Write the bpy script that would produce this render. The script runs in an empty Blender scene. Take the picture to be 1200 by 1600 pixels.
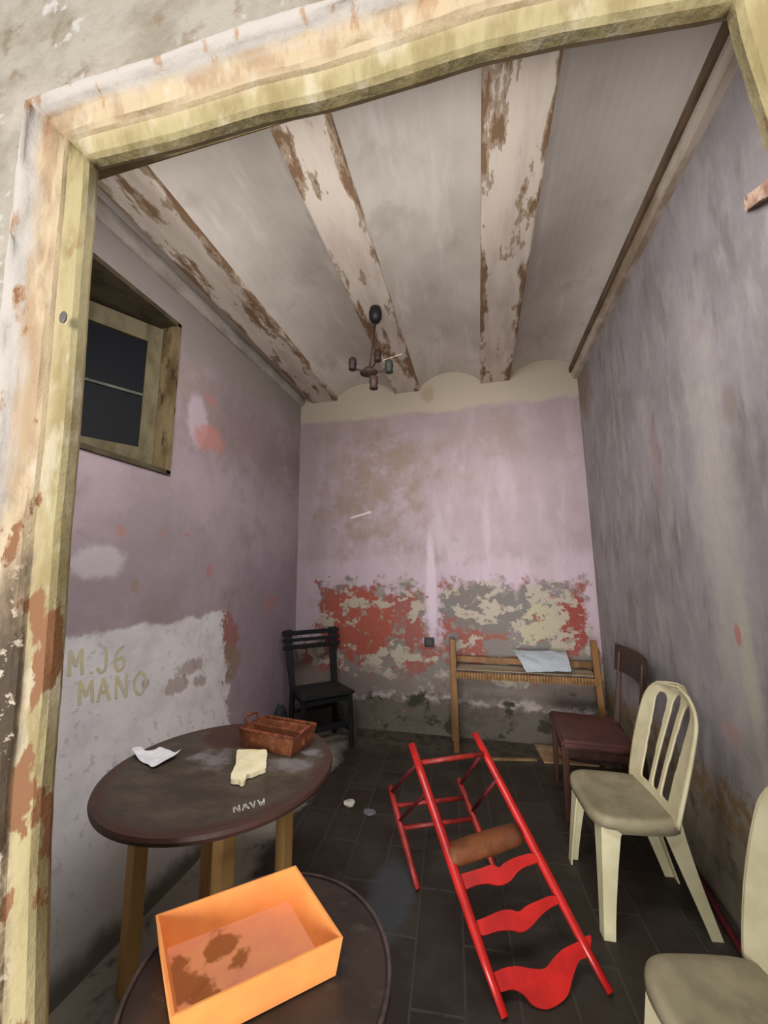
import bpy, bmesh, math, random
from mathutils import Vector, Matrix, noise as mnoise
random.seed(7)
sc = bpy.context.scene
COL = sc.collection

# ---------------------------------------------------------------- camera
FPX = 600.0
HC = 1.5
Dv = Vector((148, 90, FPX)).normalized()
Vv = Vector((-35, -3960, FPX)); Vv = (Vv - Dv * Vv.dot(Dv)).normalized()
Rv = Dv.cross(Vv).normalized()
if Rv.x < 0: Rv = -Rv
cam_d = bpy.data.cameras.new('camera'); cam = bpy.data.objects.new('camera', cam_d); COL.objects.link(cam)
cx = Vector((Rv.x, Dv.x, Vv.x)); cdn = Vector((Rv.y, Dv.y, Vv.y)); cf = Vector((Rv.z, Dv.z, Vv.z))
M = Matrix((cx, -cdn, -cf)).transposed().to_4x4(); M.translation = Vector((0, 0, HC))
cam.matrix_world = M
cam_d.sensor_fit = 'HORIZONTAL'; cam_d.sensor_width = 36; cam_d.lens = 18.0; cam_d.clip_start = 0.02
sc.camera = cam
sc.view_settings.view_transform = 'Standard'; sc.view_settings.look = 'None'
sc.view_settings.gamma = 1.0; sc.view_settings.use_curve_mapping = False
sc.view_settings.exposure = 0.0
# ---------------------------------------------------------------- light
world = bpy.data.worlds.new('world'); sc.world = world; world.use_nodes = True
bgn = world.node_tree.nodes['Background']
bgn.inputs[0].default_value = (0.93, 0.97, 1.0, 1); bgn.inputs[1].default_value = 0.55
def area(name, loc, target, size, power, color):
    l = bpy.data.lights.new(name, 'AREA'); l.shape = 'RECTANGLE'; l.size = size[0]; l.size_y = size[1]
    l.energy = power; l.color = color
    o = bpy.data.objects.new(name, l); COL.objects.link(o); o.location = loc
    o.rotation_euler = (Vector(target) - Vector(loc)).to_track_quat('-Z', 'Y').to_euler()
    return o
area('daylight', (-0.9, -5.5, 1.3), (-0.2, 2.5, 2.0), (3.4, 2.6), 740, (1.0, 0.98, 0.95))
# unseen fill lamp added inside, above the door, to brighten the room
area('door_fill', (-0.45, 0.80, 2.78), (-0.6, 2.6, 1.75), (2.0, 0.45), 60, (1.0, 0.97, 0.95))

# ---------------------------------------------------------------- measuring helpers
def ray(u, v):
    d = Vector((u - 600, v - 800, FPX)); return Vector((d.dot(Rv), d.dot(Dv), d.dot(Vv)))
def on_z(u, v, z):
    r = ray(u, v); return Vector((0, 0, HC)) + r * ((z - HC) / r.z)
def on_y(u, v, y):
    r = ray(u, v); return Vector((0, 0, HC)) + r * (y / r.y)
def on_x(u, v, x):
    r = ray(u, v); return Vector((0, 0, HC)) + r * (x / r.x)
XL, XR, YB, ZC = -1.88, 1.0, 3.8, 3.40
def sst(a, b, x):
    t = min(1, max(0, (x - a) / (b - a))); return t * t * (3 - 2 * t)
def left_x(y, z):
    s = max(0, 1 - z / 1.3) ** 2
    return XL + 0.38 * s * (1 - sst(1.9, 3.5, y))
def on_left(u, v):
    x = XL
    for _ in range(12):
        p = on_x(u, v, x); x = left_x(p.y, p.z)
    return p
def lin(c):
    return tuple(((v / 255) / 12.92 if v / 255 <= .04045 else ((v / 255 + .055) / 1.055) ** 2.4) for v in c) + (1,)

# ---------------------------------------------------------------- node helpers
class G:
    """small wrapper that lets node sockets be combined with + - * /"""
    def __init__(s, nt): s.nt = nt
    def n(s, t): return s.nt.nodes.new(t)
    def math(s, op, a, b=None, c=None):
        nd = s.n('ShaderNodeMath'); nd.operation = op
        for i, x in enumerate((a, b, c)):
            if x is None: continue
            if isinstance(x, K): s.nt.links.new(x.s, nd.inputs[i])
            else: nd.inputs[i].default_value = x
        return K(s, nd.outputs[0])
    def noise(s, co, scale, detail=4, rough=.55, stretch=None, dist=0, off=0):
        if stretch or off:
            m = s.n('ShaderNodeMapping'); s.nt.links.new(co, m.inputs[0])
            m.inputs['Scale'].default_value = stretch or (1, 1, 1)
            m.inputs['Location'].default_value = (off, off * 1.3, off * .7); co = m.outputs[0]
        nd = s.n('ShaderNodeTexNoise'); s.nt.links.new(co, nd.inputs['Vector'])
        nd.inputs['Scale'].default_value = scale; nd.inputs['Detail'].default_value = detail
        nd.inputs['Roughness'].default_value = rough; nd.inputs['Distortion'].default_value = dist
        return K(s, nd.outputs['Fac'])
    def step(s, x, a, b):
        nd = s.n('ShaderNodeMapRange'); nd.interpolation_type = 'SMOOTHSTEP'
        s.nt.links.new(x.s, nd.inputs[0]); nd.inputs[1].default_value = a; nd.inputs[2].default_value = b
        return K(s, nd.outputs[0])
    def mix(s, fac, a, b):
        nd = s.n('ShaderNodeMix'); nd.data_type = 'RGBA'
        if isinstance(fac, K): s.nt.links.new(fac.s, nd.inputs[0])
        else: nd.inputs[0].default_value = fac
        for i, x in ((6, a), (7, b)):
            if isinstance(x, K): s.nt.links.new(x.s, nd.inputs[i])
            else: nd.inputs[i].default_value = lin(x)
        return K(s, nd.outputs[2])
class K:
    def __init__(s, g, sock): s.g = g; s.s = sock
    def __add__(s, o): return s.g.math('ADD', s, o)
    __radd__ = __add__
    def __sub__(s, o): return s.g.math('SUBTRACT', s, o)
    def __rsub__(s, o): return s.g.math('SUBTRACT', o, s)
    def __mul__(s, o): return s.g.math('MULTIPLY', s, o)
    __rmul__ = __mul__
    def __truediv__(s, o): return s.g.math('DIVIDE', s, o)
    def abs(s): return s.g.math('ABSOLUTE', s)
    def max(s, o): return s.g.math('MAXIMUM', s, o)
    def min(s, o): return s.g.math('MINIMUM', s, o)

def new_mat(name, rough=.8, spec=.3):
    m = bpy.data.materials.new(name); m.use_nodes = True; nt = m.node_tree
    b = nt.nodes['Principled BSDF']; b.inputs['Roughness'].default_value = rough
    b.inputs['Specular IOR Level'].default_value = spec
    g = G(nt); tc = nt.nodes.new('ShaderNodeTexCoord'); co = tc.outputs['Object']
    sp = nt.nodes.new('ShaderNodeSeparateXYZ'); nt.links.new(co, sp.inputs[0])
    return m, b, g, co, [K(g, sp.outputs[i]) for i in range(3)]
def finish(m, b, g, col, bump=None, dist=.01, strength=.5):
    g.nt.links.new(col.s, b.inputs['Base Color'])
    if bump is not None:
        nd = g.n('ShaderNodeBump'); nd.inputs['Strength'].default_value = strength; nd.inputs['Distance'].default_value = dist
        g.nt.links.new(bump.s, nd.inputs['Height']); g.nt.links.new(nd.outputs[0], b.inputs['Normal'])
    return m
def mat(name, c1, c2=None, scale=8, rough=.6, spec=.3, stretch=None, lo=.4, hi=.65, metal=0, bump=0, c3=None):
    m, b, g, co, xyz = new_mat(name, rough, spec); b.inputs['Metallic'].default_value = metal
    c2 = c2 or tuple(int(v * .85) for v in c1)
    nz = g.noise(co, scale, 5, .6, stretch)
    col = g.mix(g.step(nz, lo, hi), c1, c2)
    if c3: col = g.mix(g.step(g.noise(co, scale * 1.7, 5, .65, stretch, off=5), .55, .66), col, c3)
    return finish(m, b, g, col, nz if bump else None, bump or .01, .6)

class Masks:
    """irregular patches on a wall; a, b are the two wall axes in metres"""
    def __init__(s, g, co, a, b):
        s.g, s.a, s.b = g, a, b
        s.n1 = g.noise(co, 5, 6, .65) - .5
        s.n2 = g.noise(co, 16, 5, .6, off=3) - .5
    def blob(s, ca, cb, ra, rb, amt=1.6, soft=.12, box=False, fine=.7):
        da = (s.a - ca) / ra; db = (s.b - cb) / rb
        if box: d = da.abs().max(db.abs())
        else: d = s.g.math('SQRT', da * da + db * db)
        return s.g.step(1 - d + s.n1 * amt + s.n2 * fine, -soft, soft)

# ---------------------------------------------------------------- mesh helpers
OFF = {}
def obj(name, bm, m, parent=None, smooth=False, kind=None, label=None):
    off = OFF.get(parent.name, Vector()) if parent else Vector()
    if off.length: bmesh.ops.translate(bm, verts=bm.verts, vec=-off)
    bmesh.ops.recalc_face_normals(bm, faces=bm.faces)
    me = bpy.data.meshes.new(name); bm.to_mesh(me); bm.free()
    o = bpy.data.objects.new(name, me); COL.objects.link(o); me.materials.append(m)
    if smooth:
        for p in me.polygons: p.use_smooth = True
    if parent: o.parent = parent; OFF[o.name] = off
    elif kind: o['kind'] = kind
    if label: o['label'] = label
    return o
def thing(name, label, cat, loc, group=None, kind=None):
    o = bpy.data.objects.new(name, None); COL.objects.link(o); o.location = loc; OFF[o.name] = Vector(loc)
    o.empty_display_size = .05
    if kind: o['kind'] = kind
    else: o['label'] = label; o['category'] = cat
    if group: o['group'] = group
    return o
def tag(o, label, cat, group=None):
    o['label'] = label; o['category'] = cat
    if group: o['group'] = group
    return o
def box(bm, a, b, bev=0):
    r = bmesh.ops.create_cube(bm, size=1)
    a, b = Vector(a), Vector(b)
    for v in r['verts']: v.co = Vector((a.x + (v.co.x + .5) * (b.x - a.x), a.y + (v.co.y + .5) * (b.y - a.y), a.z + (v.co.z + .5) * (b.z - a.z)))
    if bev:
        es = list({e for v in r['verts'] for e in v.link_edges})
        bmesh.ops.bevel(bm, geom=es, offset=bev, segments=2, affect='EDGES', profile=.6)
    return bm
def beam(bm, p, q, w, h, up=(0, 0, 1), w2=None, h2=None, bev=0):
    """rectangular bar from p to q, tapering to w2 x h2"""
    p, q = Vector(p), Vector(q); d = (q - p).normalized(); up = Vector(up)
    s = d.cross(up)
    if s.length < 1e-4: s = d.cross(Vector((0, 1, 0)))
    s.normalize(); t = s.cross(d).normalized(); w2 = w2 or w; h2 = h2 or h
    vs = []
    for c, ww, hh in ((p, w, h), (q, w2, h2)):
        for i, j in ((-1, -1), (1, -1), (1, 1), (-1, 1)): vs.append(bm.verts.new(c + s * i * ww / 2 + t * j * hh / 2))
    fs = [(3, 2, 1, 0), (4, 5, 6, 7)] + [(i, (i + 1) % 4, (i + 1) % 4 + 4, i + 4) for i in range(4)]
    for f in fs: bm.faces.new([vs[i] for i in f])
    if bev:
        es = list({e for v in vs for e in v.link_edges})
        bmesh.ops.bevel(bm, geom=es, offset=bev, segments=2, affect='EDGES', profile=.6)
    return bm
def tube(bm, pts, r, seg=12, radii=None, flat=1.0):
    pts = [Vector(p) for p in pts]; rings = []
    prev = None
    for i, p in enumerate(pts):
        d = (pts[min(i + 1, len(pts) - 1)] - pts[max(i - 1, 0)]).normalized()
        if prev is None:
            s = d.cross(Vector((0, 0, 1)))
            if s.length < .05: s = d.cross(Vector((1, 0, 0)))
        else: s = prev - d * prev.dot(d)
        s.normalize(); prev = s; t = d.cross(s); rr = radii[i] if radii else r
        rings.append([bm.verts.new(p + (s * math.cos(a) + t * math.sin(a) * flat) * rr) for a in [2 * math.pi * k / seg for k in range(seg)]])
    for a, b in zip(rings, rings[1:]):
        for k in range(seg): bm.faces.new((a[k], a[(k + 1) % seg], b[(k + 1) % seg], b[k]))
    bm.faces.new(rings[0][::-1]); bm.faces.new(rings[-1])
    return bm
def lathe(bm, prof, c=(0, 0, 0), seg=48):
    c = Vector(c); rings = []
    for r, z in prof:
        rings.append([bm.verts.new(c + Vector((r * math.cos(2 * math.pi * k / seg), r * math.sin(2 * math.pi * k / seg), z))) for k in range(seg)])
    for a, b in zip(rings, rings[1:]):
        for k in range(seg): bm.faces.new((a[k], a[(k + 1) % seg], b[(k + 1) % seg], b[k]))
    bm.faces.new(rings[0][::-1]); bm.faces.new(rings[-1])
    return bm
def prism(bm, pts, vec):
    """closed outline extruded along vec"""
    vec = Vector(vec); a = [bm.verts.new(Vector(p)) for p in pts]; b = [bm.verts.new(Vector(p) + vec) for p in pts]
    bm.faces.new(a[::-1]); bm.faces.new(b); n = len(a)
    for i in range(n): bm.faces.new((a[i], a[(i + 1) % n], b[(i + 1) % n], b[i]))
    return bm
B = bmesh.new
def smooth_line(pts, n=6):
    out = []
    P = [Vector(p) for p in pts]
    for i in range(len(P) - 1):
        p0, p1, p2, p3 = P[max(i - 1, 0)], P[i], P[i + 1], P[min(i + 2, len(P) - 1)]
        for k in range(n):
            t = k / n
            out.append(.5 * ((2 * p1) + (-p0 + p2) * t + (2 * p0 - 5 * p1 + 4 * p2 - p3) * t * t + (-p0 + 3 * p1 - 3 * p2 + p3) * t ** 3))
    out.append(P[-1]); return out

# ================================================================ MATERIALS OF THE ROOM
def back_wall_mat():
    m, b, g, co, (X, Y, Z) = new_mat('back_plaster', .92, .15)
    K_ = Masks(g, co, X, Z)
    def bw(u0, v0, u1, v1, **k):
        p, q = on_y(u0, v0, YB), on_y(u1, v1, YB)
        return K_.blob((p.x + q.x) / 2, (p.z + q.z) / 2, abs(q.x - p.x) / 2, abs(q.z - p.z) / 2, **k)
    big = g.noise(co, 1.6, 5, .6); med = g.noise(co, 4.5, 6, .62, off=2); fin = g.noise(co, 22, 5, .6, off=4)
    stre = g.noise(co, 3, 5, .6, stretch=(2.2, 1, .5), off=7)
    col = g.mix(g.step(big, .35, .65), (164, 147, 155), (152, 136, 140))
    col = g.mix(g.step(stre, .45, .7), col, (172, 156, 164))
    col = g.mix(g.step(med, .55, .72) * .55, col, (144, 128, 120))
    up = g.step(Z + (med - .5) * .8, 1.7, 3.0)
    col = g.mix(up * .55, col, (150, 133, 132))
    # brown damp stains
    for r, o in (((520, 700, 650, 860), .75), ((560, 690, 660, 770), .7), ((500, 780, 560, 835), .7), ((640, 640, 680, 860), .4), ((690, 640, 840, 720), .4), ((480, 650, 640, 690), .45)):
        col = g.mix(bw(*r, amt=3.2, soft=.5) * o * g.step(med, .36, .6), col, (138, 120, 108))
    # cream strip under the vaults
    col = g.mix(g.step(Z + (med - .5) * .16, 3.10, 3.16), col, (168, 156, 140))
    col = g.mix(bw(658, 606, 680, 626, amt=2.5, soft=.4) * .5, col, (140, 122, 92))
    # pale strip above the damp line
    col = g.mix(g.step(Z + (med - .5) * .5, 1.72, 1.5) * .55, col, (178, 160, 170))
    # peeled zone at the foot
    line = g.math('MULTIPLY', K_.n1, .55) + K_.n2 * .22
    leftpart = bw(498, 915, 668, 1130, amt=1.0, soft=.08, box=True, fine=.6)
    rightpart = bw(688, 912, 935, 1160, amt=.7, soft=.08, box=True, fine=.5)
    low = g.step(Z + line, .80, .74)
    peel = leftpart.max(rightpart).max(low)
    na = g.noise(co, 4.5, 6, .62, off=11); nb = g.noise(co, 4.8, 6, .62, stretch=(1, 1, 1.3), off=17); nc = g.noise(co, 12, 5, .62, off=23)
    pc = g.mix(g.step(na, .46, .52), (116, 110, 106), (134, 82, 74))
    pc = g.mix(bw(690, 905, 850, 990, amt=1.5) * .9, pc, (108, 105, 102))
    pc = g.mix(bw(500, 920, 620, 1030, amt=1.3), pc, (142, 76, 64))
    pc = g.mix(bw(860, 930, 934, 1015, amt=1.2), pc, (134, 68, 62))
    pc = g.mix(g.step(nb, .535, .56), pc, (158, 148, 134))
    pc = g.mix(bw(800, 945, 880, 1010, amt=2.6) * g.step(nc, .42, .47), pc, (160, 152, 130))
    pc = g.mix(g.step(nc, .60, .64), pc, (132, 122, 112))
    bot = g.step(Z + line * .7, .62, .45)
    pc = g.mix(bot * g.step(na, .40, .5), pc, (114, 104, 98))
    pc = g.mix(g.step(Z + line * .5, .36, .30) * g.step(nc, .38, .48), pc, (160, 149, 146))
    pc = g.mix(g.step(Z + line * .5, .32, .26) * .9, pc, (80, 74, 64))
    pc = g.mix(g.step(Z + line * .8, .45, .3) * g.step(nb, .52, .6), pc, (56, 54, 44))
    col = g.mix(peel, col, pc)
    # pale plaster seam running down past the socket
    col = g.mix(bw(664, 840, 684, 1000, amt=.5, soft=.3) * .9, col, (186, 170, 180))
    # small chips
    col = g.mix(g.step(g.noise(co, 15, 4, .6, off=31), .68, .70) * g.step(Z, 2.0, 1.2), col, (140, 92, 84))
    # short pale scrape
    sa = (Z - 2.05) - (X + 1.27) * .25
    scr = g.step(sa.abs(), .014, .008) * g.step((X + 1.17).abs(), .12, .10)
    col = g.mix(scr * .8, col, (205, 198, 196))
    h = fin * .5 + med + peel * -.9
    return finish(m, b, g, col, h, .012, .5)

def left_wall_mat():
    m, b, g, co, (X, Y, Z) = new_mat('left_plaster', .92, .15)
    K_ = Masks(g, co, Y, Z)
    def lw(u0, v0, u1, v1, **k):
        p, q = on_left(u0, v0), on_left(u1, v1)
        return K_.blob((p.y + q.y) / 2, (p.z + q.z) / 2, abs(q.y - p.y) / 2, abs(q.z - p.z) / 2, **k)
    big = g.noise(co, 1.8, 5, .6); med = g.noise(co, 4.5, 6, .62, off=2); fin = g.noise(co, 20, 5, .6, off=4)
    col = g.mix(g.step(big, .35, .65), (168, 152, 159), (152, 137, 141))
    col = g.mix(g.step(med, .5, .75) * .6, col, (142, 127, 122))
    col = g.mix(lw(300, 560, 480, 780, amt=2.4, soft=.6) * .6, col, (128, 110, 106))
    col = g.mix(lw(360, 850, 470, 1140, amt=1.8, soft=.5) * .55, col, (140, 124, 138))
    col = g.mix(g.step(Z + (med - .5) * .9, 2.75, 3.2) * .9, col, (140, 132, 126))
    col = g.mix(lw(270, 530, 330, 700, amt=2.6, soft=.5) * .5, col, (148, 130, 122))
    # lighter flakes and orange brick showing through
    col = g.mix(lw(296, 610, 322, 700, amt=1.5, soft=.2) * .8, col, (190, 172, 184))
    col = g.mix(lw(305, 655, 345, 712, amt=2.0, soft=.3) * .75, col, (186, 128, 116))
    col = g.mix(lw(318, 610, 338, 640, amt=2.0, soft=.3) * .5, col, (176, 122, 118))
    for r in ((180, 818, 194, 842), (247, 828, 256, 842), (322, 882, 332, 902), (288, 832, 296, 840), (418, 930, 432, 952)):
        col = g.mix(lw(*r, amt=2.6, soft=.4, fine=2.0) * .6, col, (172, 122, 112))
    col = g.mix(lw(205, 905, 215, 925, amt=1.6, soft=.4) * .6, col, (150, 125, 96))
    col = g.mix(lw(322, 955, 372, 1040, amt=1.6, soft=.15) * .85, col, (150, 98, 88))
    col = g.mix(lw(340, 1010, 375, 1060, amt=2.0, soft=.2) * .8, col, (140, 120, 100))
    # whitewashed lower part
    w = lw(70, 955, 338, 1500, amt=.35, soft=.04, box=True, fine=.25)
    w = w.max(lw(60, 975, 338, 1140, amt=.25, soft=.04, box=True, fine=.15))
    w2 = g.step(Y + K_.n1 * .5 + K_.n2 * .35, 2.62, 2.55) * g.step(Z + K_.n1 * .14, 1.22, 1.19)
    wc = g.mix(g.step(med, .4, .7), (218, 214, 213), (200, 196, 197))
    wc = g.mix(g.step(fin, .58, .66) * .4, wc, (150, 144, 146))
    wc = g.mix(g.step(Z + (med - .5) * .7, .55, .0) * .8, wc, (164, 160, 150))
    col = g.mix(w2, col, wc)
    col = g.mix(lw(110, 850, 190, 905, amt=1.6, soft=.3) * .75, col, (192, 184, 188))
    for r in ((280, 1036, 325, 1044), (256, 1068, 300, 1073), (300, 1056, 322, 1070), (222, 1064, 232, 1072)):
        col = g.mix(lw(*r, amt=1.2, soft=.3, fine=2.4) * .6, col, (138, 110, 98))
    col = g.mix(g.step(Z + K_.n1 * .12, .10, .02), col, (96, 92, 82))
    return finish(m, b, g, col, fin * .5 + med, .012, .45)

def right_wall_mat():
    m, b, g, co, (X, Y, Z) = new_mat('right_plaster', .92, .15)
    K_ = Masks(g, co, Y, Z)
    def rw(u0, v0, u1, v1, **k):
        p, q = on_x(u0, v0, XR), on_x(u1, v1, XR)
        return K_.blob((p.y + q.y) / 2, (p.z + q.z) / 2, abs(q.y - p.y) / 2, abs(q.z - p.z) / 2, **k)
    big = g.noise(co, 1.8, 5, .6); med = g.noise(co, 4, 6, .62, off=2); fin = g.noise(co, 20, 5, .6, off=4)
    st = g.noise(co, 5, 6, .65, stretch=(1, 1.8, .6), off=8)
    col = g.mix(g.step(big, .35, .65), (146, 139, 142), (130, 125, 125))
    col = g.mix(g.step(st, .46, .66) * .7, col, (158, 153, 150))
    col = g.mix(g.step(g.noise(co, 5, 6, .65, stretch=(1, 1.9, .55), off=18), .52, .68) * .6, col, (112, 103, 101))
    col = g.mix(rw(1060, 560, 1230, 1300, amt=1.4, soft=.7) * .7, col, (176, 170, 163))
    col = g.mix(rw(1150, 950, 1200, 1180, amt=2.4, soft=.8) * .5, col, (184, 179, 158))
    col = g.mix(rw(1146, 975, 1160, 1010, amt=.6, soft=.3) * .7, col, (180, 110, 104))
    col = g.mix(rw(1128, 1120, 1165, 1175, amt=2, soft=.5) * .4, col, (180, 130, 124))
    col = g.mix(rw(1125, 610, 1155, 655, amt=1.0, soft=.4) * .5, col, (128, 110, 96))
    col = g.mix(rw(1010, 660, 1040, 790, amt=2.5, soft=.5) * .4, col, (140, 112, 108))
    col = g.mix(rw(900, 570, 925, 640, amt=1.5, soft=.5) * .7, col, (130, 112, 88))
    # tide mark and mould along the foot
    low = Z + (med - .5) * .55
    col = g.mix(g.step(low, .62, .42) * .85, col, (134, 122, 100))
    col = g.mix(g.step(low, .62, .5) * g.step(low, .36, .46) * g.step(fin, .4, .55) * .8, col, (124, 98, 62))
    col = g.mix(g.step(low, .5, .3) * g.step(g.noise(co, 9, 5, .6, off=9), .5, .6) * .8, col, (92, 86, 72))
    col = g.mix(g.step(low, .3, .1) * .6, col, (120, 114, 98))
    return finish(m, b, g, col, fin * .4 + med + st * .5, .012, .45)

def ceiling_mat():
    m, b, g, co, (X, Y, Z) = new_mat('ceiling_plaster', .92, .15)
    big = g.noise(co, 1.5, 4, .55); st = g.noise(co, 4, 5, .6, stretch=(2, .45, 1), off=3)
    col = g.mix(g.step(big, .35, .65), (204, 196, 186), (186, 178, 168))
    col = g.mix(g.step(st, .5, .72) * .6, col, (218, 212, 204))
    col = g.mix(g.step(g.noise(co, 3.5, 5, .6, off=9), .55, .72) * .5, col, (162, 156, 144))
    return finish(m, b, g, col, st, .006, .3)
def timber_mat(name, x0, x1):
    m, b, g, co, (X, Y, Z) = new_mat(name, .85, .2)
    n1 = g.noise(co, 9, 6, .65, stretch=(1, .32, 1)); n2 = g.noise(co, 5, 6, .6, stretch=(1.6, .35, 1), off=4)
    edge = g.step(((X - (x0 + x1) / 2) / ((x1 - x0) / 2)).abs(), .45, 1.0)
    col = g.mix(g.step(n2, .4, .65), (204, 192, 178), (186, 172, 160))
    col = g.mix(g.step(n1 + edge * .11, .555, .575), col, (156, 138, 118))
    col = g.mix(g.step(n1 + edge * .10, .60, .625), col, (124, 98, 74))
    return finish(m, b, g, col, n1 * -1, .01, .5)
def frame_mat():
    m, b, g, co, (X, Y, Z) = new_mat('peeling_frame_paint', .7, .3)
    # distance from the opening decides which paint layer shows
    n1 = g.noise(co, 8, 6, .62, stretch=(1.5, 1, .4)); n2 = g.noise(co, 9, 6, .62, stretch=(1.4, 1, .55), off=4); n3 = g.noise(co, 30, 5, .6, off=8)
    depth = Y + (n2 - .5) * .022
    col = g.mix(g.step(n1, .4, .62), (160, 147, 108), (136, 121, 82))
    col = g.mix(g.step(depth, .606, .594), col, (176, 156, 126))
    col = g.mix(g.step(depth, .594, .582) * g.step(n1, .44, .54), col, (158, 134, 106))
    col = g.mix(g.step(g.noise(co, 12, 5, .6, stretch=(1.2, 1, .4), off=21), .54, .66) * .6, col, (184, 172, 150))
    col = g.mix(g.step(depth, .578, .562), col, (170, 162, 154))
    col = g.mix(g.step(n2, .56, .62) * g.step(depth, .59, .575) * .8, col, (150, 112, 78))
    dirt = g.step(Z + (n2 - .5) * 1.2, 1.75, 1.25) * g.step(depth, .604, .595)
    col = g.mix(g.step(n2 + g.step(Z, 2.2, .9) * .10, .60, .64) * g.step(Z, 2.4, 2.1), col, (122, 82, 52))
    col = g.mix(dirt * g.step(n1, .36, .46), col, (64, 50, 34))
    col = g.mix(g.step(n3, .6, .66) * dirt, col, (176, 160, 142))
    return finish(m, b, g, col, n1 + n3 * .5, .012, .6)
def front_mat():
    m, b, g, co, (X, Y, Z) = new_mat('front_plaster', .9, .2)
    n = g.noise(co, 6, 5, .6); n2 = g.noise(co, 12, 5, .6, off=4)
    col = g.mix(g.step(n, .4, .65), (148, 140, 128), (128, 119, 105))
    col = g.mix(g.step(n2, .56, .66) * .6, col, (112, 94, 72))
    col = g.mix(g.step(g.noise(co, 9, 5, .6, off=14), .6, .66) * .8, col, (172, 166, 162))
    X_ = g.step(g.noise(co, 3, 4, .5, off=30), .5, .62) * g.step(Z, 2.8, 2.5)
    col = g.mix(X_ * .7, col, (176, 162, 152))
    return finish(m, b, g, col, n2 + n, .03, .7)
def floor_mat():
    m, b, g, co, (X, Y, Z) = new_mat('dark_paving', .55, .35)
    mp = g.n('ShaderNodeMapping'); g.nt.links.new(co, mp.inputs[0]); mp.inputs['Rotation'].default_value = (0, 0, math.radians(90 - 4))
    br = g.n('ShaderNodeTexBrick'); g.nt.links.new(mp.outputs[0], br.inputs['Vector'])
    br.inputs['Scale'].default_value = 1; br.inputs['Brick Width'].default_value = .52; br.inputs['Row Height'].default_value = .19
    br.inputs['Mortar Size'].default_value = .006; br.inputs['Mortar Smooth'].default_value = .3
    br.inputs['Color1'].default_value = lin((50, 43, 35)); br.inputs['Color2'].default_value = lin((40, 33, 27)); br.inputs['Mortar'].default_value = lin((62, 56, 49))
    n = g.noise(co, 3, 6, .6); n2 = g.noise(co, 12, 5, .6, off=3)
    col = g.mix(g.step(n, .42, .68) * .8, K(g, br.outputs['Color']), (58, 55, 48))
    col = g.mix(g.step(n2, .52, .66) * .6, col, (42, 38, 32))
    # plaster dust gathered along the walls
    d1 = g.step(X + (n - .5) * .35, -1.14, -1.26) * g.step(n2 + .12, .35, .6)
    d2 = g.step(Y + (n - .5) * .4, 3.30, 3.55) * .8
    col = g.mix(d1, col, (138, 134, 122)); col = g.mix(d2 * g.step(n2, .3, .6), col, (84, 76, 66))
    # bluish worn patch beside the ladder
    q = g.math('SQRT', ((X + .47) / .12) * ((X + .47) / .12) + ((Y - 1.98) / .26) * ((Y - 1.98) / .26))
    col = g.mix(g.step(1 - q + (n2 - .5), -.2, .4) * .6, col, (66, 72, 78))
    g.nt.links.new(g.math('MULTIPLY_ADD', n2, .35, .38).s, b.inputs['Roughness'])
    return finish(m, b, g, col, n2 - K(g, br.outputs['Fac']) * .5, .006, .5)

M_back, M_left, M_right, M_ceil = back_wall_mat(), left_wall_mat(), right_wall_mat(), ceiling_mat()
M_frame, M_front, M_floor = frame_mat(), front_mat(), floor_mat()

# ================================================================ ROOM SHELL
bm = B(); box(bm, (-3.2, -1.2, -.12), (3.2, YB + .2, 0)); obj('floor', bm, M_floor, kind='structure')
bm = B(); box(bm, (XL - .4, YB, -.1), (XR + .3, YB + .2, 3.75)); obj('wall_back', bm, M_back, kind='structure')
bm = B(); box(bm, (XR, .58, -.1), (XR + .2, YB + .1, 3.75)); obj('wall_right', bm, M_right, kind='structure')
# left wall: bellies out at its foot, with the window opening left free
WY0, WY1, WZ0, WZ1 = .98, 1.95, 2.13, 3.12
ys = sorted(set([.58 + i * .08 for i in range(41)] + [WY0, WY1, YB])); zs = sorted(set([i * .065 for i in range(57)] + [WZ0, WZ1, 3.75]))
ys = [y for y in ys if all(abs(y - w) > .02 or y == w for w in (WY0, WY1))]; zs = [z for z in zs if all(abs(z - w) > .02 or z == w for w in (WZ0, WZ1))]
bm = B(); gv = {}
def gvf(i, j):
    if (i, j) not in gv: gv[i, j] = bm.verts.new((left_x(ys[i], zs[j]), ys[i], zs[j]))
    return gv[i, j]
for i in range(len(ys) - 1):
    for j in range(len(zs) - 1):
        cy, cz = (ys[i] + ys[i + 1]) / 2, (zs[j] + zs[j + 1]) / 2
        if WY0 < cy < WY1 and WZ0 < cz < WZ1: continue
        bm.faces.new((gvf(i, j), gvf(i, j + 1), gvf(i + 1, j + 1), gvf(i + 1, j)))
ed = [e for e in bm.edges if len(e.link_faces) == 1]
r = bmesh.ops.extrude_edge_only(bm, edges=ed)
nv = [v for v in r['geom'] if isinstance(v, bmesh.types.BMVert)]
for v in nv: v.co.x = XL - .22
oc = [(ys[0], 0), (YB, 0), (YB, 3.75), (ys[0], 3.75)]; ic = [(WY0, WZ0), (WY1, WZ0), (WY1, WZ1), (WY0, WZ1)]
for i in range(4):
    j = (i + 1) % 4
    bm.faces.new([bm.verts.new((XL - .22, *p)) for p in (oc[i], oc[j], ic[j], ic[i])])
wl = obj('wall_left', bm, M_left, kind='structure')

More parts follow.
